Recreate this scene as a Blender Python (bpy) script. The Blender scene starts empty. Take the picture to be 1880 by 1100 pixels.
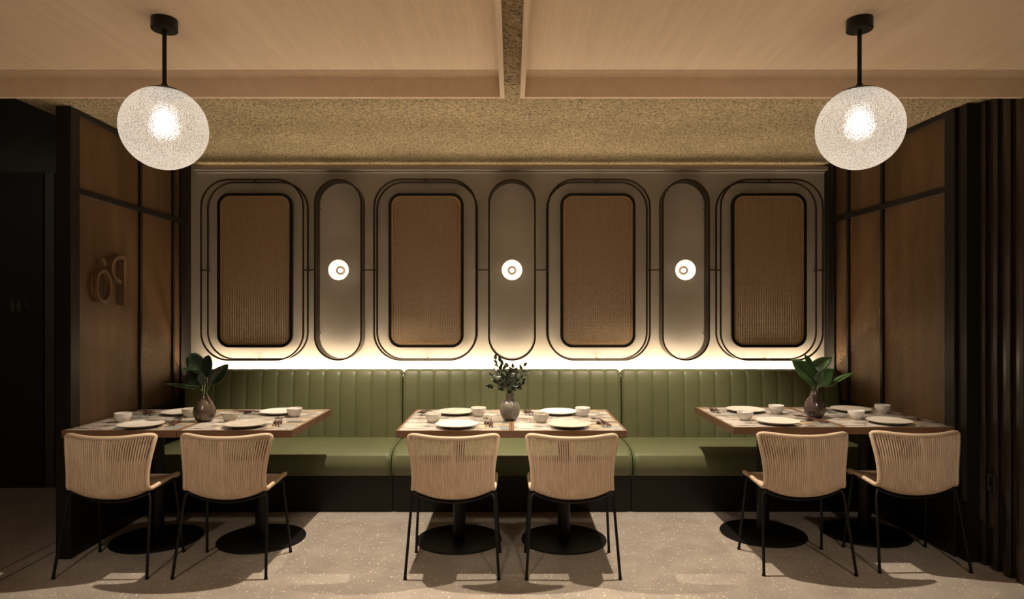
import bpy, math, random
from mathutils import Vector, Matrix
random.seed(7)
PI = math.pi
scene = bpy.context.scene
COL = scene.collection

# ------------------------------------------------------------------ camera
F = 1200.0; HZ = 572.0; CH = 1.42          # focal length in px, horizon row, eye height
cd = bpy.data.cameras.new('camera'); cam = bpy.data.objects.new('camera', cd); COL.objects.link(cam)
cam.location = (0, 0, CH); cam.rotation_euler = (PI/2, 0, 0)
cd.sensor_width = 36; cd.lens = 36*F/1880; cd.shift_y = (HZ-550)/1880; cd.clip_start = .05
scene.camera = cam
# ------------------------------------------------------------------ world, exposure, lights
w = bpy.data.worlds.new('world'); scene.world = w; w.use_nodes = True
w.node_tree.nodes['Background'].inputs[0].default_value = (1, .8, .6, 1)
w.node_tree.nodes['Background'].inputs[1].default_value = .02
vs = scene.view_settings
vs.view_transform = 'Standard'; vs.look = 'None'; vs.gamma = 1; vs.use_curve_mapping = False
vs.exposure = 0.0
WARM = (1, .74, .46)
def light(name, kind, loc, power, color=WARM, radius=.03, aim=None, angle=120, blend=.3, size=None):
    l = bpy.data.lights.new(name, kind); l.energy = power; l.color = color
    if kind == 'AREA':
        l.shape = 'RECTANGLE'; l.size, l.size_y = size
    else:
        l.shadow_soft_size = radius
    if kind == 'SPOT':
        l.spot_size = math.radians(angle); l.spot_blend = blend
    o = bpy.data.objects.new(name, l); COL.objects.link(o); o.location = loc
    if aim is not None:
        o.rotation_euler = (Vector(aim)-Vector(loc)).to_track_quat('-Z', 'Y').to_euler()
    return o
# downlights in the plaster soffit between the tables
light('soffit_spot', 'SPOT', (-.9, 4.0, 2.585), 300, (1, .83, .65), .02, (-.9, 3.98, 0), 92, .5)
light('soffit_spot', 'SPOT', (.9, 4.0, 2.585), 300, (1, .83, .65), .02, (.9, 3.98, 0), 92, .5)
# added fill spots under the wooden ceiling, out of view, towards the chair backs
for lx in (-1.95, -.5, .5, 1.95):
    light('fill_spot', 'SPOT', (lx, 1.5, 2.60), 78, (1, .86, .70), .06, (lx, 3.5, .72), 36, .85)
for lx in (-1.5, 0, 1.5):  # added downward spots; their floor bounce brightens the oak ceiling
    light('fill_spot', 'SPOT', (lx, .1, 2.60), 720, (1, .86, .72), .06, (lx, .1, 0), 78, .5)
# LED strip in the gap behind the banquette back
light('cove_strip', 'AREA', (0, 5.205, .91), 66, (1, .82, .61), aim=(0, 4.93, 2), size=(4.9, .03))
# added fill strip behind the cornice lip, brightening the soffit
light('soffit_fill_strip', 'AREA', (0, 5.25, 2.562), 2.2, (1, .78, .50), aim=(0, 4.3, 2.66), size=(5.0, .014))
# the unseen lamp of the corridor on the left
light('corridor_lamp', 'SPOT', (-3.7, 3.9, 3.1), 9, (1, .82, .62), .05, (-3.7, 4.6, 0), 140, .6)

# ------------------------------------------------------------------ materials
def newmat(name):
    m = bpy.data.materials.new(name); m.use_nodes = True
    nt = m.node_tree; b = nt.nodes['Principled BSDF']
    return m, nt, b
def nd(nt, t, **kw):
    n = nt.nodes.new(t)
    for k, v in kw.items():
        if isinstance(k, str) and hasattr(n, k): setattr(n, k, v)
    return n
def coords(nt, scale=(1, 1, 1), src='Object'):
    tc = nd(nt, 'ShaderNodeTexCoord'); mp = nd(nt, 'ShaderNodeMapping')
    mp.inputs['Scale'].default_value = scale
    nt.links.new(tc.outputs[src], mp.inputs[0]); return mp.outputs[0]
def noise(nt, vec, scale, detail=3, rough=.5):
    n = nd(nt, 'ShaderNodeTexNoise'); n.inputs['Scale'].default_value = scale
    n.inputs['Detail'].default_value = detail; n.inputs['Roughness'].default_value = rough
    nt.links.new(vec, n.inputs['Vector']); return n.outputs['Fac']
def ramp(nt, fac, stops):
    r = nd(nt, 'ShaderNodeValToRGB'); e = r.color_ramp.elements
    while len(e) < len(stops): e.new(.5)
    for i, (p, c) in enumerate(stops):
        e[i].position = p; e[i].color = (*c, 1)
    nt.links.new(fac, r.inputs[0]); return r.outputs[0]
def bump(nt, b, h, strength, dist):
    n = nd(nt, 'ShaderNodeBump'); n.inputs['Strength'].default_value = strength
    n.inputs['Distance'].default_value = dist
    nt.links.new(h, n.inputs['Height']); nt.links.new(n.outputs[0], b.inputs['Normal'])
def mat(name, c1, c2=None, scale=8, rough=.5, metal=0, stretch=(1, 1, 1), bmp=0, bscale=None, spec=.5, lo=.3, hi=.7, bd=.01):
    m, nt, b = newmat(name)
    b.inputs['Roughness'].default_value = rough; b.inputs['Metallic'].default_value = metal
    b.inputs['Specular IOR Level'].default_value = spec
    c2 = c2 or tuple(x*.85 for x in c1)
    v = coords(nt, stretch); n = noise(nt, v, scale, 4)
    nt.links.new(ramp(nt, n, [(lo, c2), (hi, c1)]), b.inputs['Base Color'])
    if bmp:
        bump(nt, b, noise(nt, v, bscale or scale*3, 3), bmp, bd)
    return m
def mixc(nt, fac, a, b_, mode='MIX'):
    n = nd(nt, 'ShaderNodeMix'); n.data_type = 'RGBA'; n.blend_type = mode
    for s, v in ((0, fac), (6, a), (7, b_)):
        if isinstance(v, (int, float)): n.inputs[s].default_value = v
        elif isinstance(v, tuple): n.inputs[s].default_value = (*v, 1)
        else: nt.links.new(v, n.inputs[s])
    return n.outputs[2]

M = {}
# pale oak veneer of the ceiling, grain along the depth
m, nt, b = newmat('oak_veneer'); v = coords(nt, (9, .35, 9)); n1 = noise(nt, v, 2, 5, .6)
v2 = coords(nt, (60, 1.2, 60)); n2 = noise(nt, v2, 4, 3)
c = mixc(nt, .35, ramp(nt, n1, [(.3, (.70, .53, .37)), (.7, (.80, .63, .45))]), ramp(nt, n2, [(.3, (.62, .46, .31)), (.7, (.84, .67, .48))]))
nt.links.new(c, b.inputs['Base Color']); b.inputs['Roughness'].default_value = .55; M['oak'] = m
# rough sprayed plaster
m, nt, b = newmat('rough_plaster'); v = coords(nt)
n1 = noise(nt, v, 62, 3, .7); n2 = noise(nt, v, 2.5, 3)
c = mixc(nt, 1.0, ramp(nt, n1, [(.33, (.07, .06, .04)), (.50, (.44, .34, .19)), (.7, (.66, .52, .31))]), ramp(nt, n2, [(.3, (.78, .78, .78)), (.7, (1, 1, 1))]), 'MULTIPLY')
nt.links.new(c, b.inputs['Base Color']); b.inputs['Roughness'].default_value = .95
bump(nt, b, n1, 1.0, .016); M['plaster'] = m
M['wall'] = mat('smooth_plaster', (.42, .37, .30), (.34, .30, .245), 2.2, .8, bmp=.1, bscale=30)
# terrazzo
m, nt, b = newmat('terrazzo'); v = coords(nt)
vo = nd(nt, 'ShaderNodeTexVoronoi'); vo.inputs['Scale'].default_value = 48; nt.links.new(v, vo.inputs['Vector'])
sp = ramp(nt, vo.outputs['Distance'], [(.16, (1, 1, 1)), (.24, (0, 0, 0))])
sel = ramp(nt, noise(nt, v, 31, 2), [(.46, (0, 0, 0)), (.54, (1, 1, 1))])
chip = mixc(nt, 1.0, sp, sel, 'MULTIPLY')
base = ramp(nt, noise(nt, v, 5, 5, .6), [(.3, (.32, .278, .235)), (.7, (.43, .38, .32))])
fine = ramp(nt, noise(nt, v, 160, 2), [(.35, (.75, .75, .75)), (.65, (1.1, 1.1, 1.1))])
base = mixc(nt, 1.0, base, fine, 'MULTIPLY')
c = mixc(nt, chip, base, (.85, .80, .70))
nt.links.new(c, b.inputs['Base Color']); b.inputs['Roughness'].default_value = .42; M['floor'] = m
M['black'] = mat('black_metal', (.006, .0055, .005), None, 12, .42, .0, spec=.3)
M['blackwood'] = mat('black_stained_wood', (.010, .007, .005), (.006, .0045, .003), 6, .45, spec=.35, stretch=(6, 6, .6), bmp=.1)
M['bronze'] = mat('bronze_tube', (.045, .028, .016), (.03, .018, .010), 10, .35, .6)
# fine bronze mesh panel
m, nt, b = newmat('bronze_mesh'); v = coords(nt)
n1 = noise(nt, coords(nt, (3, 3, .7)), 1.6, 5, .6)
nt.links.new(ramp(nt, n1, [(.3, (.105, .056, .024)), (.7, (.19, .106, .048))]), b.inputs['Base Color'])
b.inputs['Roughness'].default_value = .17; b.inputs['Metallic'].default_value = .45; b.inputs['Specular IOR Level'].default_value = .8
ck = nd(nt, 'ShaderNodeTexVoronoi'); ck.inputs['Scale'].default_value = 170; nt.links.new(v, ck.inputs['Vector'])
bump(nt, b, ck.outputs['Distance'], 1.0, .0022); M['mesh'] = m
# leather
def leather(name, c1, c2):
    m, nt, b = newmat(name); v = coords(nt)
    nt.links.new(ramp(nt, noise(nt, v, 3.5, 5, .6), [(.3, c2), (.7, c1)]), b.inputs['Base Color'])
    b.inputs['Roughness'].default_value = .48; bump(nt, b, noise(nt, v, 220, 2), .12, .002); return m
M['green'] = leather('olive_leather', (.116, .124, .058), (.090, .100, .045))
M['green_seam'] = leather('olive_piping', (.13, .16, .06), (.10, .125, .045))
# rattan
m, nt, b = newmat('rattan'); v = coords(nt)
nt.links.new(ramp(nt, noise(nt, coords(nt, (90, 90, 4)), 1.5, 4), [(.25, (.48, .35, .235)), (.75, (.74, .575, .42))]), b.inputs['Base Color'])
b.inputs['Roughness'].default_value = .5; bump(nt, b, noise(nt, v, 240, 2), .25, .003); M['rattan'] = m
m, nt, b = newmat('rattan_binding'); v = coords(nt)
wv = nd(nt, 'ShaderNodeTexWave'); wv.inputs['Scale'].default_value = 75; wv.inputs['Distortion'].default_value = .6; wv.bands_direction = 'DIAGONAL'
nt.links.new(v, wv.inputs['Vector'])
nt.links.new(ramp(nt, wv.outputs['Fac'], [(0, (.48, .35, .235)), (.5, (.68, .52, .37))]), b.inputs['Base Color'])
b.inputs['Roughness'].default_value = .5; bump(nt, b, wv.outputs['Fac'], .5, .003); M['binding'] = m
M['cane'] = mat('cane_webbing', (.42, .27, .14), (.33, .21, .10), 40, .5)
M['cane_back'] = mat('cane_backing', (.26, .18, .10), (.20, .14, .08), 40, .8)
M['edge_wood'] = mat('walnut_edge', (.19, .105, .058), (.13, .07, .038), 4, .4, stretch=(1, 8, 8))
# patchwork stone inlay
m, nt, b = newmat('stone_patchwork'); v = coords(nt)
br = nd(nt, 'ShaderNodeTexBrick'); nt.links.new(v, br.inputs['Vector'])
br.inputs['Color1'].default_value = (0, 0, 0, 1); br.inputs['Color2'].default_value = (1, 1, 1, 1); br.inputs['Mortar'].default_value = (.5, .5, .5, 1)
br.inputs['Scale'].default_value = 1.0; br.inputs['Brick Width'].default_value = .13; br.inputs['Row Height'].default_value = .075
br.inputs['Mortar Size'].default_value = .001; br.inputs['Bias'].default_value = 0
tile = ramp(nt, br.outputs['Color'], [(0, (.38, .34, .29)), (.2, (.50, .46, .42)), (.42, (.24, .26, .24)), (.5, (.55, .50, .45)), (.68, (.46, .36, .24)), (.78, (.51, .48, .44)), (.97, (.12, .13, .12))])
tile.node.color_ramp.interpolation = 'CONSTANT'
n1 = noise(nt, coords(nt, (3, 16, 3)), 2.4, 6, .7)
veins = ramp(nt, n1, [(.42, (.16, .13, .11)), (.47, (.8, .78, .75)), (.5, (1, 1, 1)), (.60, (.95, .93, .9)), (.66, (.5, .46, .4))])
nt.links.new(mixc(nt, .9, tile, veins, 'MULTIPLY'), b.inputs['Base Color'])
b.inputs['Roughness'].default_value = .22; M['stone'] = m
M['ceramic'] = mat('cream_stoneware', (.64, .60, .53), (.55, .51, .44), 9, .28)
M['ceramic2'] = mat('speckled_stoneware', (.48, .44, .365), (.37, .34, .28), 26, .33)
M['ceramic_w'] = mat('white_porcelain', (.68, .655, .615), (.61, .585, .545), 8, .22)
M['steel'] = mat('polished_steel', (.55, .50, .45), None, 8, .2, 1)
M['lacquer'] = mat('dark_lacquer', (.09, .04, .03), (.06, .025, .02), 8, .3)
M['vase_b'] = mat('bronze_glaze', (.12, .085, .055), (.06, .045, .035), 7, .24, .35)
M['vase_g'] = mat('grey_glaze', (.15, .13, .10), (.10, .088, .068), 5, .38, bmp=.1)
M['vase_d'] = mat('dark_brown_glaze', (.075, .052, .042), (.045, .032, .027), 6, .16)
M['leaf_dark'] = mat('dark_leaf', (.011, .024, .009), (.007, .017, .006), 14, .3)
M['leaf_mid'] = mat('green_leaf', (.045, .095, .030), (.028, .066, .02), 12, .32)
M['leaf_small'] = mat('small_leaf', (.022, .034, .014), (.011, .019, .008), 30, .4)
M['stem'] = mat('stem', (.09, .12, .05), None, 20, .5)
M['fluted'] = mat('fluted_timber', (.024, .015, .010), (.014, .009, .006), 5, .27, stretch=(6, 6, .5), spec=.6)
M['dark'] = mat('dark_paint', (.018, .016, .014), None, 4, .7)
M['greywall'] = mat('grey_corridor_paint', (.09, .085, .08), (.07, .065, .06), 3, .8)
M['sign'] = mat('grey_sign', (.09, .085, .07), None, 10, .5)
M['brownsign'] = mat('bronze_letter', (.20, .12, .06), (.15, .09, .045), 10, .4, .2)
M['socket'] = mat('socket_plastic', (.03, .025, .022), None, 10, .35)
def emis(name, col, s):
    m, nt, b = newmat(name); b.inputs['Emission Color'].default_value = (*col, 1); b.inputs['Emission Strength'].default_value = s
    b.inputs['Base Color'].default_value = (*col, 1)
    return m
M['bulb'] = emis('bulb', (1, .93, .82), 12)
M['bulb_s'] = emis('sconce_bulb', (1, .93, .82), 1.6)
M['dish'] = emis('sconce_diffuser', (1, .84, .66), .62)
M['ring'] = mat('sconce_ring', (.07, .05, .045), None, 10, .4)
# pressed glass of the globes: translucent, rough refraction and clear gaps
m = bpy.data.materials.new('pressed_glass'); m.use_nodes = True; nt = m.node_tree
for n in list(nt.nodes): nt.nodes.remove(n)
out = nd(nt, 'ShaderNodeOutputMaterial'); v = coords(nt)
vo = nd(nt, 'ShaderNodeTexVoronoi'); vo.inputs['Scale'].default_value = 195; nt.links.new(v, vo.inputs['Vector'])
tl = nd(nt, 'ShaderNodeBsdfTranslucent'); tl.inputs[0].default_value = (.95, .92, .88, 1)
rf = nd(nt, 'ShaderNodeBsdfRefraction'); rf.inputs['Roughness'].default_value = .42; rf.inputs['IOR'].default_value = 1.15; rf.inputs['Color'].default_value = (1, .97, .93, 1)
tr = nd(nt, 'ShaderNodeBsdfTransparent')
bp = nd(nt, 'ShaderNodeBump'); bp.inputs['Strength'].default_value = .9; bp.inputs['Distance'].default_value = .01
nt.links.new(vo.outputs['Distance'], bp.inputs['Height']); nt.links.new(bp.outputs[0], rf.inputs['Normal']); nt.links.new(bp.outputs[0], tl.inputs['Normal'])
a = nd(nt, 'ShaderNodeMixShader'); a.inputs[0].default_value = .22; nt.links.new(tl.outputs[0], a.inputs[1]); nt.links.new(rf.outputs[0], a.inputs[2])
rr = ramp(nt, vo.outputs['Distance'], [(.30, (.12, .12, .12)), (.75, (.55, .55, .55))])
bb = nd(nt, 'ShaderNodeMixShader'); nt.links.new(rr, bb.inputs[0]); nt.links.new(a.outputs[0], bb.inputs[1]); nt.links.new(tr.outputs[0], bb.inputs[2])
nt.links.new(bb.outputs[0], out.inputs[0]); M['globe'] = m

# ------------------------------------------------------------------ mesh helpers
class MB:
    def __init__(s): s.v = []; s.f = []
    def add(s, vs_, fs):
        o = len(s.v); s.v += [tuple(p) for p in vs_]; s.f += [tuple(i+o for i in f) for f in fs]; return s
    def box(s, x0, x1, y0, y1, z0, z1):
        return s.add([(x0,y0,z0),(x1,y0,z0),(x1,y1,z0),(x0,y1,z0),(x0,y0,z1),(x1,y0,z1),(x1,y1,z1),(x0,y1,z1)],
                     [(3,2,1,0),(4,5,6,7),(0,1,5,4),(1,2,6,5),(2,3,7,6),(3,0,4,7)])
    def prism(s, pts, z0, z1):            # pts ccw in xy
        n = len(pts)
        return s.add([(x,y,z0) for x,y in pts]+[(x,y,z1) for x,y in pts],
                     [tuple(reversed(range(n))), tuple(range(n,2*n))]+[(i,(i+1)%n,n+(i+1)%n,n+i) for i in range(n)])
    def tube(s, pts, r, seg=8, closed=False, caps=True):
        P = [Vector(p) for p in pts]; n = len(P)
        R = r if isinstance(r, (list, tuple)) else [r]*n
        T = []
        for i in range(n):
            if closed: t = P[(i+1)%n]-P[i-1]
            else: t = P[min(i+1,n-1)]-P[max(i-1,0)]
            T.append(t.normalized())
        up = Vector((0,0,1)) if abs(T[0].z) < .9 else Vector((1,0,0))
        N = (up-T[0]*up.dot(T[0])).normalized(); V = []
        for i in range(n):
            N = (N-T[i]*N.dot(T[i])).normalized(); B = T[i].cross(N)
            for k in range(seg):
                a = 2*PI*k/seg; V.append(P[i]+(N*math.cos(a)+B*math.sin(a))*R[i])
        Fc = []
        for i in range(n if closed else n-1):
            j = (i+1)%n
            for k in range(seg):
                l = (k+1)%seg; Fc.append((i*seg+k, i*seg+l, j*seg+l, j*seg+k))
        if caps and not closed: Fc += [tuple(reversed(range(seg))), tuple(range((n-1)*seg, n*seg))]
        return s.add(V, Fc)
    def lathe(s, prof, seg=32, c=(0,0,0)):   # prof: (r,z); r=0 ends close
        V = []; idx = []
        for r, z in prof:
            if r < 1e-6: idx.append([len(V)]); V.append((c[0],c[1],c[2]+z))
            else:
                idx.append(list(range(len(V), len(V)+seg)))
                V += [(c[0]+r*math.cos(2*PI*k/seg), c[1]+r*math.sin(2*PI*k/seg), c[2]+z) for k in range(seg)]
        Fc = []
        for a_, b_ in zip(idx, idx[1:]):
            for k in range(seg):
                l = (k+1)%seg
                if len(a_) == 1 and len(b_) == 1: continue
                if len(a_) == 1: Fc.append((a_[0], b_[l], b_[k]))
                elif len(b_) == 1: Fc.append((a_[k], a_[l], b_[0]))
                else: Fc.append((a_[k], a_[l], b_[l], b_[k]))
        return s.add(V, Fc)
    def grid(s, fn, nu, nv):              # fn(u,v) u,v in 0..1
        V = [fn(i/nu, j/nv) for j in range(nv+1) for i in range(nu+1)]
        return s.add(V, [(j*(nu+1)+i, j*(nu+1)+i+1, (j+1)*(nu+1)+i+1, (j+1)*(nu+1)+i) for j in range(nv) for i in range(nu)])
    def band(s, path, t, y0, y1):         # closed xz path, strip of thickness t (inwards/outwards) from y0 to y1
        n = len(path); V = []
        for i in range(n):
            a_ = Vector(path[i-1]); b_ = Vector(path[(i+1)%n]); d = (b_-a_).normalized(); nn = Vector((d.y, -d.x))
            p = Vector(path[i])
            for q, yy in ((p-nn*t/2, y0), (p+nn*t/2, y0), (p+nn*t/2, y1), (p-nn*t/2, y1)): V.append((q.x, yy, q.y))
        return s.add(V, [(i*4+k, ((i+1)%n)*4+k, ((i+1)%n)*4+(k+1)%4, i*4+(k+1)%4) for i in range(n) for k in range(4)])
    def build(s, name, m, parent=None, smooth=True, bevel=0, sub=0, solid=0):
        me = bpy.data.meshes.new(name); me.from_pydata(s.v, [], s.f); me.update()
        if smooth:
            me.polygons.foreach_set('use_smooth', [True]*len(me.polygons))
            try: me.set_sharp_from_angle(angle=math.radians(38))
            except Exception: pass
        me.materials.append(M[m] if isinstance(m, str) else m)
        o = bpy.data.objects.new(name, me); COL.objects.link(o)
        if parent: o.parent = parent
        if solid:
            q = o.modifiers.new('solid', 'SOLIDIFY'); q.thickness = solid; q.offset = 0
        if bevel:
            q = o.modifiers.new('bevel', 'BEVEL'); q.width = bevel; q.segments = 2; q.limit_method = 'ANGLE'
        if sub:
            q = o.modifiers.new('sub', 'SUBSURF'); q.levels = sub; q.render_levels = sub
        return o
def empty(name, loc=(0,0,0), rz=0):
    o = bpy.data.objects.new(name, None); COL.objects.link(o); o.location = loc; o.rotation_euler = (0,0,rz); o.empty_display_size = .05
    return o
def tag(o, label, cat, group=None):
    o['label'] = label; o['category'] = cat
    if group: o['group'] = group
    return o
def struct(o, label=None):
    o['kind'] = 'structure'
    if label: o['label'] = label
    return o
def copy_tree(o, parent=None):
    c = o.copy(); COL.objects.link(c); c.parent = parent
    for ch in list(o.children): copy_tree(ch, c)
    return c
def wx(px, d): return (px-940)*d/F
def wz(py, d): return CH-(py-HZ)*d/F
def rrect(cx, cz, w_, h_, r, n=10):
    pts = []
    for (sx, sz, a0) in ((1,1,0),(-1,1,90),(-1,-1,180),(1,-1,270)):
        for k in range(n+1):
            a = math.radians(a0+90*k/n)
            pts.append((cx+sx*(w_/2-r)+r*math.cos(a), cz+sz*(h_/2-r)+r*math.sin(a)))
    out = []
    for p in pts:
        if not out or (abs(p[0]-out[-1][0])+abs(p[1]-out[-1][1])) > 1e-4: out.append(p)
    if abs(out[0][0]-out[-1][0])+abs(out[0][1]-out[-1][1]) < 1e-4: out.pop()
    return out

# ------------------------------------------------------------------ the room
WALL = 5.27; SOF = 2.60
mb = MB().box(-5, 5, -3, 5.6, -.1, 0)
struct(mb.build('floor', 'floor', smooth=False), 'warm grey terrazzo floor with pale chips')
f = bpy.data.objects['floor']
for i, X in enumerate((-2.81, -2.70)):
    MB().box(X-.003, X+.003, -3, 5.26, 0, .0012).build('floor_joint', 'dark', f, smooth=False)
struct(MB().box(-2.62, 2.62, WALL, WALL+.15, 0, 2.75).build('wall_back', 'wall', smooth=False), 'grey plaster wall glowing from below behind the banquettes')
struct(MB().box(-2.75, 3.6, 3.402, WALL+.15, SOF, SOF+.12).build('ceiling', 'plaster', smooth=False), 'rough sprayed plaster soffit above the banquettes')
# cornice groove where soffit meets wall
tr = MB(); tr.box(-2.54, 2.525, WALL-.065, WALL, SOF-.052, SOF-.044); tr.box(-2.54, 2.525, WALL-.065, WALL-.058, SOF-.044, SOF-.022); tr.box(-2.54, 2.525, WALL-.02, WALL, SOF-.066, SOF-.052)
struct(tr.build('trim_1', 'wall', smooth=False, bevel=.004), 'narrow plaster cornice')
# upper plaster ceiling seen in the slot between the wooden trays
struct(MB().box(-.0386, .0422, -3, 3.4015, 2.602, 2.74).build('ceiling', 'plaster', smooth=False), 'plaster ceiling seen in the slot between the wooden trays')
def tray(x0, x1, label):
    z0, z1, y0, y1, t = 2.528, 2.628, -3, 3.40, .0234
    o = MB().box(x0, x1, y0, y1, z1, z1+.02).build('ceiling', 'oak', smooth=False)
    mb = MB()
    mb.box(x0, x1, y1-t, y1, z0, z1); mb.box(x0, x0+t, y0, y1-t, z0, z1); mb.box(x1-t, x1, y0, y1-t, z0, z1)
    mb.build('rim', 'oak', o, smooth=False)
    struct(o, label)
tray(-4.9, -.0387, 'pale oak veneered ceiling tray, left of the slot')
tray(.0423, 4.9, 'pale oak veneered ceiling tray, right of the slot')
# shell behind the camera and beyond the partitions
struct(MB().box(-5.1, 5.1, -3.1, -3, 0, 3.3).build('wall_front', 'greywall', smooth=False))
struct(MB().box(-5.1, -5, -3, 5.6, 0, 3.3).build('wall_left_outer', 'greywall', smooth=False))
struct(MB().box(5, 5.1, -3, 5.6, 0, 3.3).build('wall_right_outer', 'greywall', smooth=False))
struct(MB().box(-5, -2.75, 3.9, 5.5, 3.2, 3.3).build('ceiling', 'dark', smooth=False), 'dark ceiling of the corridor')

def partition(name, side, label):
    s = -1 if side == 'left' else 1
    if side == 'left':
        d0, X0, k, d1 = 3.745, -2.528, -.0375, WALL-.005; mull = (4.51, 4.98); pier = 5.10
    else:
        d0, X0, k, d1 = 3.778, 2.557, -.029, WALL-.005; mull = (4.49, 4.92); pier = 5.11
    ang = math.atan(-k)                       # rotation about z so that local +y runs along the partition
    root = empty(name, (X0, d0, 0), ang); L = (d1-d0)/math.cos(ang)
    # local: x outwards (s), y along
    def bx(n, xa, xb, y0, y1, z0, z1, m, bev=.003):
        a_, b_ = sorted((s*xa, s*xb)); return MB().box(a_, b_, y0, y1, z0, z1).build(n, m, root, smooth=False, bevel=bev)
    bx('post', 0, .085, 0, .085, 0, SOF-.002, 'blackwood')
    bx('core', .030, .07, .085, L, 0, SOF-.02, 'dark', 0)
    bx('pier', -.0, .08, pier-d0, L, .0, SOF-.002, 'blackwood')
    bx('top_rail', .0, .085, .085, pier-d0, SOF-.035, SOF-.002, 'blackwood')
    zr = 2.125 if side == 'left' else 2.14
    bx('middle_rail', .0, .03, .085, pier-d0, zr-.02, zr+.02, 'blackwood')
    bx('lower_rail', .0, .03, .085, pier-d0, .70, .74, 'blackwood')
    bx('skirting', .0, .03, .085, pier-d0, 0, .09, 'blackwood')
    bx('lower_panel', .012, .0299, .085, pier-d0, .09, .70, 'blackwood', 0)
    ys = [.085]+[q-d0 for q in mull]+[pier-d0]
    for q in mull:
        bx('mullion', -.002, .03, q-d0-.014, q-d0+.014, .74, SOF-.035, 'blackwood')
    for i in range(3):
        y0, y1 = ys[i]+(.014 if i else 0), ys[i+1]-(.014 if i < 2 else 0)
        bx('mesh_panel', .014, .0299, y0, y1, .74, zr-.02, 'mesh', 0)
        bx('mesh_panel', .014, .0299, y0, y1, zr+.02, SOF-.035, 'mesh', 0)
    struct(root, label); return root
pl = partition('wall_left', 'left', 'dark framed partition with bronze mesh panels, left side')
pr = partition('wall_right', 'right', 'dark framed partition with bronze mesh panels, right side')

# corridor beyond the left partition: wall, jamb, dark door
struct(MB().box(-5, -2.60, 5.30, 5.4, 0, 3.25).build('wall_corridor', 'greywall', smooth=False))
struct(MB().box(-5, wx(82, 5.28), 5.26, 5.299, 0, wz(318, 5.28)).build('door_1', 'dark', smooth=False), 'black door panel at the end of the corridor')
struct(MB().box(wx(84, 5.28), wx(101, 5.28), 5.27, 5.299, 0, wz(318, 5.28)).build('trim_2', 'greywall', smooth=False))
# restroom pictograms
rs = empty('restroom_sign', (wx(38, 5.25), 5.258, wz(562, 5.25)))
tag(rs, 'faint grey restroom pictograms on the black door panel in the dark left corridor', 'sign')
def flat(pts, name, x, z):
    n = len(pts); V = [(x+a_, 0, z+b_) for a_, b_ in pts]+[(x+a_, -.004, z+b_) for a_, b_ in pts]
    return MB().add(V, [tuple(range(n)), tuple(reversed(range(n, 2*n)))]+[(i, n+i, n+(i+1)%n, (i+1)%n) for i in range(n)])
def fig(x, woman):
    mb = flat([(.009*math.cos(a_*PI/6), .009*math.sin(a_*PI/6)) for a_ in range(12)], '', x, .042)
    if woman: pts = [(-.008,.03),(-.024,-.012),(-.009,-.012),(-.009,-.045),(.009,-.045),(.009,-.012),(.024,-.012),(.008,.03)]
    else: pts = [(-.014,.03),(-.014,-.004),(-.009,-.004),(-.009,-.045),(.009,-.045),(.009,-.004),(.014,-.004),(.014,.03)]
    b2 = flat(pts, '', x, 0); mb.add(b2.v, b2.f); return mb
fig(-.070, False).build('man_pictogram', 'sign', rs, smooth=False)
fig(-.018, True).build('woman_pictogram', 'sign', rs, smooth=False)
wcm = MB(); wcm.tube([(.045+.022*math.cos(a_*PI/8), -.002, -.02+.022*math.sin(a_*PI/8)) for a_ in range(8, 29)], .003, 6)
wcm.tube([(.038,-.002,.035),(.040,-.002,-.002),(.062,-.002,-.004),(.074,-.002,-.036)], .004, 6)
b2 = flat([(.007*math.cos(a_*PI/6), .007*math.sin(a_*PI/6)) for a_ in range(12)], '', .036, .045); wcm.add(b2.v, b2.f)
wcm.build('wheelchair_pictogram', 'sign', rs, smooth=False)

# fluted dark wall on the right, running towards the camera
fl = []; n = 22; P0 = Vector((2.662, 3.70)); P1 = Vector((2.74, 1.70))
dirv = (P1-P0).normalized(); nor = Vector((-1, 0)); pitch = .088
pts = [(2.70+.12, 3.70), ]
prof = []
for i in range(n):
    b0 = P0+dirv*(i*pitch)
    for t, dp in ((0, 0), (.0, .022), (.3, .026), (.56, .022), (.56, 0)):
        q = b0+dirv*(t*pitch)+Vector((-1, 0))*dp; prof.append((q.x, q.y))
last = P0+dirv*(n*pitch); poly = prof+[(last.x, last.y), (last.x+.1, last.y), (P0.x+.1, P0.y)]
poly = poly[::-1]
struct(MB().prism(poly, 0, 2.60).build('wall_right_front', 'fluted', smooth=False, bevel=.002), 'dark fluted timber wall on the right')
struct(MB().box(2.575, 2.78, 3.70, 3.776, 0, 2.60).build('trim_3', 'blackwood', smooth=False), 'dark corner post beside the right partition')
so = MB().box(-.012, 0, -.028, .028, -.045, .045).build('wall_socket', 'socket', smooth=False, bevel=.003)
so.location = (2.642, 3.59, wz(887, 3.59)); tag(so, 'small dark socket plate low on the fluted wall', 'socket')
MB().box(-.015, -.012, -.014, .014, -.018, .018).build('socket_face', 'black', so, smooth=False)

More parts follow.
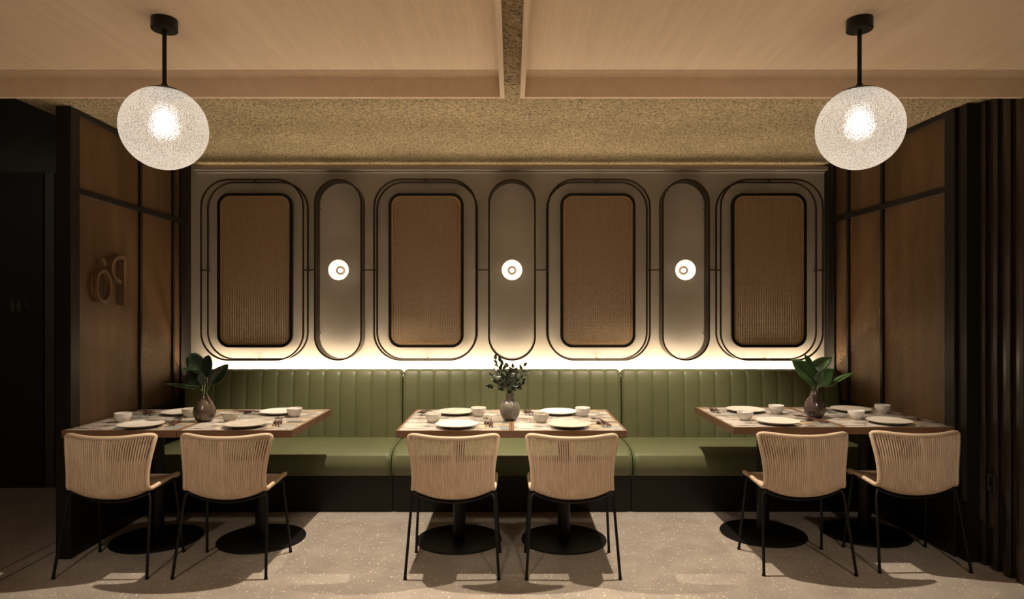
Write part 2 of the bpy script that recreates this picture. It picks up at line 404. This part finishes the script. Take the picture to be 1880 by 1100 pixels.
# mirrored letters on the left partition
sg = empty('raised_letter_sign', (-2.538, 4.13, 1.62), 0.0375)
tag(sg, 'raised bronze letters P and accented O, reading in mirror image on the left partition', 'sign')
def letter(paths, name, ws):
    mb = MB()
    for path, wd in zip(paths, ws):
        n = len(path); V = []; closed = path[0] == path[-1]
        if closed: path = path[:-1]; n -= 1
        for i in range(n):
            a_ = Vector(path[i-1] if (closed or i) else path[0]); b_ = Vector(path[(i+1)%n] if (closed or i < n-1) else path[-1])
            t = (b_-a_).normalized(); nn = Vector((-t.y, t.x))*wd/2; p = Vector(path[i])
            for q, xx in ((p-nn, -.004), (p+nn, -.004), (p+nn, .022), (p-nn, .022)): V.append((xx, q.x, q.y))
        Fc = [(i*4+k, ((i+1)%n)*4+k, ((i+1)%n)*4+(k+1)%4, i*4+(k+1)%4) for i in range(n if closed else n-1) for k in range(4)]
        if not closed: Fc += [(0,1,2,3), ((n-1)*4+3, (n-1)*4+2, (n-1)*4+1, (n-1)*4)]
        mb.add(V, Fc)
    return mb.build(name, 'brownsign', sg, smooth=False)
el = lambda cy, cz, ry, rz, a0, a1, n: [(cy+ry*math.cos(math.radians(a0+(a1-a0)*i/n)), cz+rz*math.sin(math.radians(a0+(a1-a0)*i/n))) for i in range(n+1)]
o_ = el(-.10, -.045, .075, .095, 0, 360, 32); o_[-1] = o_[0]
letter([o_], 'letter_o', [.018])
letter([[(-.115, .125), (-.085, .085)]], 'accent', [.020])
letter([[(.13, -.16), (.13, .155)], [(.145, .148)]+el(.09, .07, .10, .078, 90, 270, 20)], 'letter_p', [.026, .022])

# ------------------------------------------------------------------ wall decoration
ZC = wz(495.5, 5.12)
def wall_panel(X):
    r = empty('cane_wall_panel', (X, 5.19, ZC))
    W, H_ = .572, 1.20
    MB().band(rrect(0, 0, W, H_, .085), .022, -.022, .008).build('frame', 'black', r)
    
    mb = MB(); p = .0185; wr = .0036
    def ext(c_, half, oth, rad=.075):   # half length of a strip at offset c_ inside the rounded rectangle
        e = abs(c_)-(oth-rad)
        return half if e <= 0 else half-rad+math.sqrt(max(0, rad*rad-e*e))
    hw, hh = W/2-.018, H_/2-.018
    nx = int(hw/p); nz = int(hh/p)
    for i in range(-nx, nx+1):
        L = ext(i*p, hh, hw)
        for q in (-.0028, .0028): mb.box(i*p+q-wr/2-.0005, i*p+q+wr/2, -.004, -.002, -L, L)
    for i in range(-nz, nz+1):
        L = ext(i*p, hw, hh)
        for q in (-.0028, .0028): mb.box(-L, L, -.002, .0, i*p+q-wr/2, i*p+q+wr/2)
    cw_ = mb.build('cane_webbing', 'cane', r, smooth=False)
    MB().band(rrect(0, 0, W-.035, H_-.035, .072), .014, -.016, .0).build('woven_edge', 'cane', cw_)
    for nm, y, dz in (('front_hoop', -.07, 0), ('rear_hoop', .045, 0)):
        MB().tube([(x, y, z) for x, z in rrect(0, 0, .80, 1.415, .215, 12)], .0075, 8, closed=True).build('hoop', 'bronze', r)
    for x, z in ((-.40, 0), (.40, 0), (0, .7075), (0, -.7075)):
        MB().tube([(x, -.085, z), (x, .08, z)], .006, 8).build('pin', 'bronze', r)
    for x, z in ((0, .6), (0, -.6)):
        MB().tube([(x, .0, z*.985), (x, .079, z*.985)], .008, 8).build('standoff', 'black', r)
    return r
p0 = wall_panel(-2.035)
tag(p0, 'cane webbing panel in double bronze hoops, leftmost above the left banquette', 'wall panel', 'cane panels along the back wall')
for X, lab in ((-.68, 'cane webbing panel in double bronze hoops, directly left of the middle wall light'),
               (.68, 'cane webbing panel in double bronze hoops, directly right of the middle wall light'),
               (2.035, 'cane webbing panel in double bronze hoops, rightmost beside the right partition')):
    c = copy_tree(p0); c.location.x = X; tag(c, lab, 'wall panel', 'cane panels along the back wall')
def pill(X):
    r = empty('oval_wall_hoop', (X, 5.19, ZC))
    path = rrect(0, 0, .362, 1.41, .18, 16)
    MB().band(path, .012, -.075, .045).build('band', 'bronze', r)
    for s in (-1, 1):
        MB().tube([(s*.187, -.06, 0), (s*.275, -.06, 0)], .005, 8).build('link_rod', 'bronze', r)
    for z in (.5, -.5):
        for s in (-1, 1): MB().tube([(s*.178, .04, z), (s*.178, .08, z)], .004, 6).build('standoff', 'bronze', r)
    return r
q0 = pill(-1.363); tag(q0, 'tall oval bronze hoop around the left wall light', 'wall hoop', 'oval hoops along the back wall')
for X, s in ((0, 'middle'), (1.363, 'right')):
    c = copy_tree(q0); c.location.x = X; tag(c, 'tall oval bronze hoop around the %s wall light' % s, 'wall hoop', 'oval hoops along the back wall')
def sconce(X):
    r = empty('wall_light', (X, WALL, ZC))
    rot = Matrix.Rotation(PI/2, 4, 'X')     # lathe z -> -y (towards the room)
    def L(prof, nm, m):
        mb = MB().lathe(prof, 32); mb.v = [tuple(rot @ Vector(p)) for p in mb.v]; return mb.build(nm, m, r)
    L([(0, 0), (.035, 0), (.035, .05), (0, .05)], 'wall_mount', 'bronze')
    L([(.022, .052), (.045, .058), (.066, .085), (.079, .125), (.081, .135), (.077, .135), (.062, .092), (.043, .066), (.022, .060), (.022, .052)], 'diffuser_dish', 'dish')
    L([(.022, .056), (.034, .060), (.034, .082), (.025, .082), (.022, .060)], 'socket_ring', 'ring')
    L([(0, .05), (.014, .055), (.0185, .07), (.0185, .085), (.012, .097), (0, .10)], 'bulb', 'bulb_s')
    return r
for X, s in ((-1.363, 'left'), (0, 'middle'), (1.363, 'right')):
    tag(sconce(X), 'small round glowing wall light in the %s oval hoop' % s, 'wall light', 'round wall lights')
    light('sconce_glow', 'POINT', (X, WALL-.17, ZC), .7, (1, .78, .5), .03)

# ------------------------------------------------------------------ banquettes
SW = 1.6875
def banquette(xc, w_, label):
    r = empty('banquette', (xc, 0, 0)); hw = w_/2-.003
    NC = 14; cw = 2*hw/NC
    # back: closed profile (y,z), channels along x
    base = [(5.035, .40), (5.028, .50), (5.030, .70), (5.040, .86), (5.047, .925), (5.062, .955), (5.09, .967), (5.125, .967), (5.15, .955), (5.16, .92), (5.16, .40)]
    norm = [(-1, 0), (-1, 0), (-1, 0), (-1, 0), (-.95, .3), (-.7, .7), (-.2, .95), (.2, .3), (.3, .2), (0, 0), (0, 0)]
    nseg = 12; xs = []
    for i in range(NC):
        for k in range(nseg): xs.append((-hw+cw*(i+k/nseg), abs(math.sin(PI*k/nseg))**.28))
    xs.append((hw, 0))
    V = []; Fc = []; nb = len(base)
    for x, h in xs:
        edge = min(1, (hw-abs(x))/.035); ee = math.sqrt(max(0, 1-(1-edge)**2))
        for (y, z), (ny, nz) in zip(base, norm):
            amp = .009*h-.012*(1-ee)
            V.append((x, y+ny*amp, z+nz*amp*.6-(1-ee)*.018*(1 if z > .9 else 0)))
    for i in range(len(xs)-1):
        for k in range(nb):
            l = (k+1)%nb; Fc.append((i*nb+k, i*nb+l, (i+1)*nb+l, (i+1)*nb+k))
    Fc += [tuple(range(nb)), tuple(reversed(range((len(xs)-1)*nb, len(xs)*nb)))]
    back = MB().add(V, Fc).build('backrest', 'green', r)
    pm = MB()
    for i in range(1, NC):
        x = -hw+cw*i
        pm.tube([(x, y-.004, z) for y, z in base[1:6]], .0028, 6)
    pm.build('channel_seams', 'green_seam', back)
    # seat cushion, waterfall front
    sp_ = [(5.04, .452), (4.95, .458), (4.80, .458), (4.68, .455), (4.60, .443), (4.555, .415), (4.54, .37), (4.545, .32), (4.565, .275), (4.60, .262), (5.04, .262)]
    V = []; Fc = []; nb = len(sp_); xs = [-hw, -hw+.006, -hw+.018, -hw+.04, -hw+.3, 0, hw-.3, hw-.04, hw-.018, hw-.006, hw]; ins = [.022, .011, .003, 0, 0, 0, 0, 0, .003, .011, .022]
    cy, cz = 4.8, .36
    for x, q in zip(xs, ins):
        for y, z in sp_:
            d = Vector((y-cy, z-cz)); V.append((x, y-(q if d.x < 0 and y < 4.7 else 0)*-1, z-(q*.7 if z > .36 else -q*.4)))
    for i in range(len(xs)-1):
        for k in range(nb):
            l = (k+1)%nb; Fc.append((i*nb+k, i*nb+l, (i+1)*nb+l, (i+1)*nb+k))
    Fc += [tuple(range(nb)), tuple(reversed(range((len(xs)-1)*nb, len(xs)*nb)))]
    cush = MB().add(V, Fc).build('seat_cushion', 'green', r)
    for s in (-1, 1):
        MB().tube([(s*(hw-.004), y+(.018 if y < 4.7 else 0), z-.012) for y, z in sp_[:9]], .003, 6).build('piping', 'green_seam', cush)
    MB().box(-hw, hw, 4.63, 5.16, 0, .261).build('plinth', 'blackwood', r, smooth=False)
    MB().box(-hw, hw, 5.09, 5.16, .261, .90).build('back_frame', 'blackwood', r, smooth=False)
    tag(r, label, 'banquette', 'green channelled banquettes'); return r
banquette(-SW, SW, 'olive green channelled leather banquette section against the left partition')
banquette(0, SW, 'olive green channelled leather banquette section in the middle')
banquette(SW, SW, 'olive green channelled leather banquette section against the right partition')

# ------------------------------------------------------------------ tables
TZ = .75
def table():
    r = empty('dining_table'); hw, hd = .324, .40
    mb = MB(); t = .014
    mb.box(-hw, hw, -hd, -hd+t, TZ-.04, TZ); mb.box(-hw, hw, hd-t, hd, TZ-.04, TZ)
    mb.box(-hw, -hw+t, -hd+t, hd-t, TZ-.04, TZ); mb.box(hw-t, hw, -hd+t, hd-t, TZ-.04, TZ)
    mb.build('wood_edging', 'edge_wood', r, smooth=False)
    MB().box(-hw+t, hw-t, -hd+t, hd-t, TZ-.014, TZ-.0005).build('stone_inlay', 'stone', r, smooth=False)
    MB().box(-hw+t, hw-t, -hd+t, hd-t, TZ-.038, TZ-.0145).build('underside', 'blackwood', r, smooth=False)
    MB().box(-.15, .15, -.15, .15, TZ-.046, TZ-.0385).build('mounting_plate', 'black', r, smooth=False)
    MB().lathe([(0, .011), (.039, .011), (.039, TZ-.047), (0, TZ-.047)], 32).build('column', 'black', r)
    MB().lathe([(0, 0), (.262, 0), (.265, .003), (.263, .009), (.255, .011), (0, .0112)], 64).build('base_plate', 'black', r)
    return r
TABLES = [('left', -1.887, 4.08), ('middle', -.003, 4.07), ('right', 1.93, 4.18)]
t0 = None
for nm, X, Y in TABLES:
    for s, sd in ((-1, 'left'), (1, 'right')):
        o = table() if t0 is None else copy_tree(t0)
        t0 = t0 or o
        o.location = (X+s*.3255, Y, 0)
        tag(o, 'square pedestal table with streaked stone top, %s half of the %s pair' % (sd, nm), 'table', 'pedestal tables in front of the banquettes')

# ------------------------------------------------------------------ chairs
def catmull(P, n):
    out = []; L = len(P)
    for i in range(L-1):
        p0, p1, p2, p3 = (Vector(P[max(i-1, 0)]), Vector(P[i]), Vector(P[i+1]), Vector(P[min(i+2, L-1)]))
        for k in range(n):
            t = k/n
            out.append(.5*((2*p1)+(-p0+p2)*t+(2*p0-5*p1+4*p2-p3)*t*t+(-p0+3*p1-3*p2+p3)*t**3))
    out.append(Vector(P[-1])); return out
# side edge: (y, z, halfwidth); centre: (y, z)
EDGE = [(.235,.440,.185),(.20,.462,.212),(.13,.474,.226),(.02,.468,.226),(-.07,.460,.222),(-.112,.459,.219),(-.130,.477,.214),(-.131,.53,.213),(-.125,.61,.221),(-.112,.69,.235),(-.098,.758,.249)]
CENT = [(.255,.435,0),(.21,.440,0),(.13,.430,0),(.02,.414,0),(-.07,.402,0),(-.125,.408,0),(-.157,.435,0),(-.170,.51,0),(-.176,.60,0),(-.172,.68,0),(-.160,.738,0)]
NS = 6
EG = catmull(EDGE, NS); CG = catmull(CENT, NS); NV = len(EG)-1; CUT = 6*NS-3
def shell(u, j):      # u -1..1
    e, c = EG[j], CG[j]; k = abs(u)**2.2
    q = max(0, (abs(u)-.80)/.20)**2*max(0, (j/NV-.86)/.14)**2
    return Vector((u*(e.z-.006*q), c.x+(e.x-c.x)*k, c.y+(e.y-c.y)*k-.013*q))
def make_chair():
    r = empty('rattan_chair'); NST = 38
    for nm, j0, j1 in (('seat', 0, CUT), ('backrest', CUT, NV)):
        mb = MB()
        for i in range(NST):
            u = -.97+1.94*i/(NST-1)
            pts = []; rad = []
            for j in range(j0, j1+1, 1):
                pts.append(shell(u, j)); top = (j-CUT)/(NV-CUT)
                rad.append(.0057 if top < .60 else .0051)
            pts[-1] = shell(u, j1)
            mb.tube(pts, rad, 6, caps=True)
        # inner cross weave, left open in a band near the top of the back
        jb = j1 if nm == 'seat' else int(CUT+(NV-CUT)*.62)
        for j in range(j0, jb):
            for off in (0, .5):
                a_ = [shell(-.97+1.94*k/24, j).lerp(shell(-.97+1.94*k/24, min(j+1, NV)), off) for k in range(25)]
                mb.tube(a_, .0026, 5)
        for j in (NV-3, NV-2, NV-1):
            mb.tube([shell(-.97+1.94*k/24, j) for k in range(25)], .0028, 5)
        if nm == 'backrest':
            for k0 in (-.03, 0, .03):
                mb.tube([shell(k0, j) for j in range(j0, j1+1)], .0058, 6)
        mb.build(nm, 'rattan', r)
    # wrapped rim: one closed loop around the shell
    loop = [shell(-1, j) for j in range(NV)]
    def corner(p, q_, n=4): return [p.lerp(q_, (k+1)/(n+1)) for k in range(n)]
    loop += [shell(-1+2*k/20, NV)+Vector((0, 0, .0)) for k in range(0, 21)]
    loop += [shell(1, j) for j in range(NV-1, -1, -1)]
    loop += [shell(1-2*k/14, 0) for k in range(1, 14)]
    for _ in range(2):   # soften the corners
        n = len(loop); loop = [(loop[i-1]+loop[i]*2+loop[(i+1)%n])/4 for i in range(n)]
    MB().tube(loop, .0122, 10, closed=True).build('rim', 'binding', r)
    # steel legs
    for s in (-1, 1):
        MB().tube([(s*.150, -.095, .432), (s*.19, -.105, .436), (s*.214, -.112, .432), (s*.224, -.120, .405), (s*.2475, -.195, .018), (s*.248, -.1965, .0)],
                  [.0075, .0075, .0075, .0075, .0078, .0105], 10).build('leg', 'black', r)
        MB().tube([(s*.150, .135, .438), (s*.19, .138, .446), (s*.214, .140, .448), (s*.222, .144, .42), (s*.2455, .193, .018), (s*.246, .195, .0)],
                  [.0075, .0075, .0075, .0075, .0078, .0105], 10).build('leg', 'black', r)
    for y, z in ((-.098, .432), (.135, .438)):
        MB().tube([(x*.21, y, z-.050*(1-x*x)) for x in [k/8-1 for k in range(17)]], .0085, 8).build('crossbar', 'black', r)
    MB().tube([(0, -.09, .383), (0, .13, .390)], .012, 8).build('spine_bar', 'black', r)
    return r
CH_POS = [(-2.185, 3.663, .0, 'rattan chair with black steel legs, leftmost, by the left partition'),
          (-1.552, 3.660, .0, 'rattan chair with black steel legs at the right half of the left table pair'),
          (-.318, 3.655, .0, 'rattan chair with black steel legs at the left half of the middle table pair'),
          (.325, 3.655, .0, 'rattan chair with black steel legs at the right half of the middle table pair'),
          (1.600, 3.705, .0, 'rattan chair with black steel legs at the left half of the right table pair'),
          (2.243, 3.743, .0, 'rattan chair with black steel legs, rightmost, by the fluted wall')]
ch0 = make_chair()
for i, (x, y, rz, lab) in enumerate(CH_POS):
    o = ch0 if i == 0 else copy_tree(ch0)
    o.location = (x, y, 0); o.rotation_euler.z = rz
    tag(o, lab, 'chair', 'rattan chairs facing the banquettes')

# ------------------------------------------------------------------ tableware
def plate(m):
    R = .125; prof = [(0, .004), (.06, .004), (.062, 0), (.07, 0), (.072, .004), (.105, .011), (R-.002, .018), (R, .0205), (R-.003, .0215), (.105, .0155), (.075, .010), (0, .009)]
    return MB().lathe(prof, 40).build('plate', m)
def bowl(m):
    prof = [(0, .004), (.022, .004), (.023, 0), (.027, 0), (.028, .005), (.040, .018), (.047, .036), (.049, .054), (.0475, .0555), (.0455, .054), (.043, .036), (.036, .020), (.024, .010), (0, .009)]
    return MB().lathe(prof, 32).build('bowl', m)
def spoon():
    mb = MB()
    def sp(u, v):
        a_ = u*2*PI; rr_ = v; return (.017*rr_*math.cos(a_), .085+.026*rr_*math.sin(a_), .018-.007*(1-rr_*rr_))
    V = [(0, .085, .011)]; ns = 16
    for k in range(1, 5):
        for q in range(ns): V.append(sp(q/ns, k/4))
    Fc = [(0, 1+q, 1+(q+1)%ns) for q in range(ns)]
    for k in range(3):
        for q in range(ns): Fc.append((1+k*ns+q, 1+k*ns+(q+1)%ns, 1+(k+1)*ns+(q+1)%ns, 1+(k+1)*ns+q)[::-1])
    o = MB().add(V, Fc).build('spoon', 'steel', solid=.0015)
    MB().tube([(0, .06, .0185), (0, .03, .0185), (0, -.04, .0125), (0, -.10, .005)], [.0025, .0025, .0033, .0045], 8).build('handle', 'steel', o)
    return o
def stick():
    return MB().tube([(0, .105, .0185), (0, .0, .0165), (0, -.115, .0065)], [.0020, .003, .0042], 8).build('chopstick', 'lacquer')
def rest():
    mb = MB().box(-.026, .026, -.009, .009, 0, .0115); return mb.build('cutlery_rest', 'lacquer', smooth=False, bevel=.002)
proto = {}
def put(kind, fn, x, y, z, rz, label, cat, group):
    if kind not in proto: o = fn(); proto[kind] = o
    else: o = copy_tree(proto[kind])
    o.location = (x, y, z); o.rotation_euler.z = rz; tag(o, label, cat, group); return o
# seats: plate, bowl, cutlery centre (X, depth), near/far, angle of the cutlery
SEATS = [
 ('left', 'left', 'near', (-2.157, 3.80), (-2.36, 3.965), (-2.02, 3.93), .2, 'cream', 'white'),
 ('left', 'right', 'near', (-1.554, 3.81), (-1.716, 3.98), (-1.405, 3.92), .2, 'speck', 'speck'),
 ('left', 'left', 'far', (-2.155, 4.27), (-2.045, 4.15), (-2.38, 4.28), PI+.6, 'cream', 'speck'),
 ('left', 'right', 'far', (-1.524, 4.29), (-1.386, 4.165), (-1.74, 4.30), PI+1.0, 'white', 'white'),
 ('middle', 'left', 'near', (-.321, 3.80), (-.477, 3.95), (-.140, 3.90), .05, 'cream', 'cream'),
 ('middle', 'right', 'near', (.3325, 3.80), (.176, 3.95), (.53, 3.91), .22, 'speck', 'speck'),
 ('middle', 'left', 'far', (-.366, 4.28), (-.215, 4.19), (-.575, 4.29), PI-.2, 'speck', 'cream'),
 ('middle', 'right', 'far', (.306, 4.28), (.454, 4.19), (.108, 4.31), PI+.1, 'white', 'white'),
 ('right', 'left', 'near', (1.59, 3.91), (1.4375, 4.03), (1.83, 4.01), .42, 'cream', 'white'),
 ('right', 'right', 'near', (2.262, 3.92), (2.143, 4.07), (2.505, 4.03), .42, 'cream', 'white'),
 ('right', 'left', 'far', (1.56, 4.37), (1.735, 4.29), (1.36, 4.40), PI-.2, 'cream', 'white'),
 ('right', 'right', 'far', (2.278, 4.395), (2.443, 4.31), (2.10, 4.40), PI+.0, 'cream', 'white'),
]
MM = {'cream': 'ceramic', 'speck': 'ceramic2', 'white': 'ceramic_w'}; CN = {'cream': 'cream', 'speck': 'speckled beige', 'white': 'white'}
for tb, half, nf, pp, bb_, cc, ang, pm, bm in SEATS:
    where = '%s side, %s half of %s table pair' % ('chair' if nf == 'near' else 'banquette', half, tb)
    put('plate'+pm, lambda: plate(MM[pm]), pp[0], pp[1], TZ, 0, '%s stoneware plate, %s' % (CN[pm], where), 'plate', 'dinner plates')
    put('bowl'+bm, lambda: bowl(MM[bm]), bb_[0], bb_[1], TZ, 0, 'small %s bowl, %s' % (CN[bm], where), 'bowl', 'small bowls')
    c_, s_ = math.cos(ang), math.sin(ang)
    def loc(a_, b_): return cc[0]+a_*c_-b_*s_, cc[1]+a_*s_+b_*c_
    x, y = loc(0, 0); put('rest', rest, x, y, TZ, ang, 'dark cutlery rest, %s' % where, 'cutlery rest', 'cutlery rests')
    x, y = loc(-.014, 0); put('spoon', spoon, x, y, TZ, ang, 'steel spoon on its rest, %s' % where, 'spoon', 'spoons')
    for q, nm in ((.007, 'inner'), (.018, 'outer')):
        x, y = loc(q, -.0); put('stick', stick, x, y, TZ, ang-.03*(1 if q < .01 else -.5), '%s of two dark chopsticks, %s' % (nm, where), 'chopstick', 'chopsticks')

# ------------------------------------------------------------------ vases and plants
def vase(prof, m, x, y, label):
    o = MB().lathe(prof, 40).build('vase', m); o.location = (x, y, TZ); tag(o, label, 'vase', 'vases on the tables'); return o
tear = [(0, .003), (.030, 0), (.045, .006), (.060, .030), (.066, .056), (.061, .082), (.047, .110), (.030, .137), (.0205, .156), (.018, .168), (.0155, .168), (.017, .150), (.026, .13), (.04, .10), (.05, .06), (.03, .01), (0, .008)]
rnd = [(0, .003), (.028, 0), (.042, .008), (.057, .034), (.063, .064), (.059, .092), (.044, .114), (.028, .127), (.0245, .140), (.026, .168), (.023, .168), (.0215, .140), (.025, .125), (.04, .10), (.05, .06), (.03, .01), (0, .008)]
vl = vase(tear, 'vase_b', -1.877, 3.99, 'bronze brown teardrop vase on the left table pair')
vm = vase(rnd, 'vase_g', -.013, 4.03, 'grey round-bellied vase on the middle table pair')
vr = vase(tear, 'vase_d', 1.913, 4.13, 'glossy dark brown teardrop vase on the right table pair')
def leaf_mesh(base, tip, width, face, fold=.25, droop=.0, heart=0.0, nu=8, nv=12, wave=0, blunt=0):
    B, T = Vector(base), Vector(tip); ax = T-B; L = ax.length; a_ = ax.normalized()
    fn = Vector(face); fn = (fn-a_*fn.dot(a_)).normalized(); sd = a_.cross(fn)
    def f_(u, v):
        uu = (u-.5)*2
        wv_ = width/2*(math.sin(PI*min(1, v**.72*1.0))**.75 if 0 < v < 1 else 0)
        if blunt and 0 < v < 1: wv_ = width/2*math.sin(PI*min(1, v**1.15))**.5
        p = B+ax*v+sd*(wv_*uu)+fn*(abs(uu)*wv_*fold)-fn*(droop*L*(v*v))
        p += fn*(wave*math.sin(v*9+uu*2))*abs(uu)
        if heart: p -= a_*(heart*abs(uu)**1.5*(1-v)**2)
        return p
    return f_, nu, nv
def broad_plant(origin, leaves, stems, m, label):
    r = empty('leaf_arrangement', origin)
    for args in leaves:
        f_, nu, nv = leaf_mesh(*args[:4], **args[4]); MB().grid(f_, nu, nv).build('leaf', m, r, solid=.0012)
    for pts in stems:
        MB().tube(catmull(pts, 5), .0028, 7).build('stem', 'stem', r)
    tag(r, label, 'plant', 'leaf arrangements'); return r
TOP = TZ+.168
broad_plant((-1.877, 3.99, TOP), [
    ((-.015, .02, .115), (-.095, .01, .245), .105, (.15, -1, .2), dict(fold=.12, wave=.003, blunt=1)),
    ((.018, -.01, .10), (.035, -.02, .238), .078, (-.25, -1, .1), dict(fold=.2, blunt=1)),
    ((.040, .0, .065), (.155, -.02, .182), .085, (.35, -1, .25), dict(fold=.3)),
    ((-.02, -.02, .03), (-.225, -.05, .058), .085, (.0, -.12, 1), dict(fold=.2, droop=-.05)),
    ((-.01, .03, .05), (-.125, .05, .15), .11, (.1, -1, -.1), dict(fold=.1, blunt=1)),
    ((-.03, -.02, .155), (-.125, -.05, .150), .055, (.1, -.35, 1), dict(fold=.2)),
    ((.0, -.01, .055), (-.005, -.045, .14), .06, (0, -1, .3), dict(fold=.25)),
    ], [[(-.006, 0, -.09), (-.010, .0, .0), (-.018, .01, .06), (-.015, .02, .12)], [(.006, 0, -.09), (.012, 0, 0), (.022, -.005, .05), (.018, -.01, .105)],
        [(0, 0, -.09), (.008, 0, 0), (.028, 0, .04), (.040, 0, .066)], [(0, 0, -.09), (-.006, -.004, 0), (-.012, -.01, .02), (-.02, -.02, .03)],
        [(0, 0, -.09), (-.004, .004, 0), (-.010, .02, .03), (-.01, .03, .05)]], 'leaf_dark',
    'dark glossy broad leaves in the bronze vase on the left table pair')
broad_plant((1.913, 4.13, TOP), [
    ((-.005, -.02, .060), (-.165, -.04, .200), .125, (.1, -1, .35), dict(fold=.35, heart=.03, wave=.004)),
    ((-.035, .0, .130), (-.035+.135, -.02, .215), .085, (.15, -1, .2), dict(fold=.35, wave=.004)),
    ((-.03, -.01, .155), (-.078, -.03, .232), .045, (.3, -1, 0), dict(fold=.3)),
    ((.005, -.03, .055), (.020, -.05, .14), .072, (0, -1, .1), dict(fold=.3)),
    ((.035, .03, .035), (.135, .05, .135), .115, (-.1, -1, 0), dict(fold=.1)),
    ((.115, -.01, .055), (.235, -.02, .118), .06, (-.35, -.25, 1), dict(fold=.2)),
    ((.02, .01, .11), (.062, .0, .17), .03, (0, -1, .2), dict(fold=.3)),
    ], [[(-.006, 0, -.09), (-.010, 0, 0), (-.020, -.01, .04), (-.008, -.02, .062)], [(0, 0, -.09), (-.004, 0, 0), (-.008, 0, .06), (-.035, 0, .13)],
        [(.004, 0, -.09), (.008, 0, 0), (.006, -.02, .03), (.006, -.03, .056)], [(.006, 0, -.09), (.012, 0, 0), (.040, 0, .030), (.112, 0, .033), (.132, -.01, .055)],
        [(.006, 0, -.09), (.010, 0, 0), (.022, .02, .02), (.036, .03, .036)]], 'leaf_mid',
    'broad green leaves in the glossy dark vase on the right table pair')
r = empty('leafy_sprig_bouquet', (-.013, 4.03, TOP)); fol = MB(); stm = MB(); rnd_ = random.Random(3)
tips = [(-.088, -.02, .205), (-.055, 0, .19), (-.105, -.02, .10), (-.085, .03, .13), (-.115, .0, .035), (-.06, -.03, .12), (-.03, .02, .15), (-.01, -.03, .16), (.02, .02, .15), (.035, -.02, .13), (.085, .0, .165), (.100, -.01, .125), (.07, .03, .10), (.075, -.03, .07), (.04, -.05, .10), (-.04, -.05, .09), (0, .05, .12), (.055, 0, .05), (-.065, -.03, .05), (.0, -.06, .06)]
for tx, ty, tz in tips:
    P = catmull([(tx*.04, ty*.04, -.07), (tx*.08, ty*.1, 0), (tx*.55, ty*.6, tz*.5), (tx, ty, tz)], 6)
    stm.tube(P, .0014, 5)
    nl = 11 if tz > .08 else 8
    for k in range(nl):
        t = .30+.70*k/(nl-1); p = P[min(len(P)-1, int((len(P)-1)*t))]
        ax = (P[-1]-P[-4]).normalized(); side = Vector((rnd_.uniform(-1, 1), rnd_.uniform(-.7, .7), rnd_.uniform(-.6, .8))).normalized()
        if p.z < .025: continue
        dirn = (ax*(1.6 if k == nl-1 else .5)+side).normalized(); L = rnd_.uniform(.032, .046)
        f_, nu, nv = leaf_mesh(p, p+dirn*L, L*.52, (rnd_.uniform(-.6, .6), -1, rnd_.uniform(0, 1)), fold=.3, nu=4, nv=6); fol.grid(f_, nu, nv)
fol.build('foliage', 'leaf_small', r); stm.build('stems', 'stem', r)
tag(r, 'bushy small-leaved green sprigs in the grey vase on the middle table pair', 'plant', 'leaf arrangements')

# ------------------------------------------------------------------ pendant lamps
def pendant(X, d, label):
    r = empty('pendant_lamp', (X, d, 2.628))
    MB().lathe([(0, 0), (.050, 0), (.051, -.002), (.051, -.046), (.049, -.048), (0, -.048)][::-1], 40).build('ceiling_canopy', 'black', r)
    zc = wz(236, d)-2.628; R = .168
    MB().tube([(0, 0, -.048), (0, 0, zc+R+.012)], .0085, 12).build('stem', 'black', r)
    MB().lathe([(0, zc+R+.016), (.012, zc+R+.016), (.014, zc+R+.004), (.040, zc+R-.001), (.066, zc+R-.011), (.080, zc+R-.023), (.078, zc+R-.028), (0, zc+R-.022)][::-1], 40).build('globe_cap', 'black', r)
    g = MB().lathe([(R*math.sin(PI*k/40)*1.0, zc+R*math.cos(PI*k/40)) for k in range(5, 41)][::-1], 64).build('glass_globe', 'globe', r)
    zb = zc+.045
    MB().lathe([(0, zb+.026), (.014, zb+.022), (.024, zb+.009), (.026, zb-.003), (.020, zb-.018), (.010, zb-.025), (0, zb-.026)][::-1], 24).build('bulb', 'bulb', r)
    MB().lathe([(0, zb+.030), (.016, zb+.030), (.018, zc+R-.03), (0, zc+R-.03)], 20).build('bulb_holder', 'black', r)
    tag(r, label, 'pendant lamp', 'globe pendant lamps')
    light('globe_light', 'POINT', (X, d, 2.628+zb-.036), 1.6, (1, .90, .79), .03)
pendant(wx(302, 2.70), 2.70, 'textured glass globe pendant hanging above the left table pair')
pendant(wx(1578, 2.70), 2.70, 'textured glass globe pendant hanging above the right table pair')
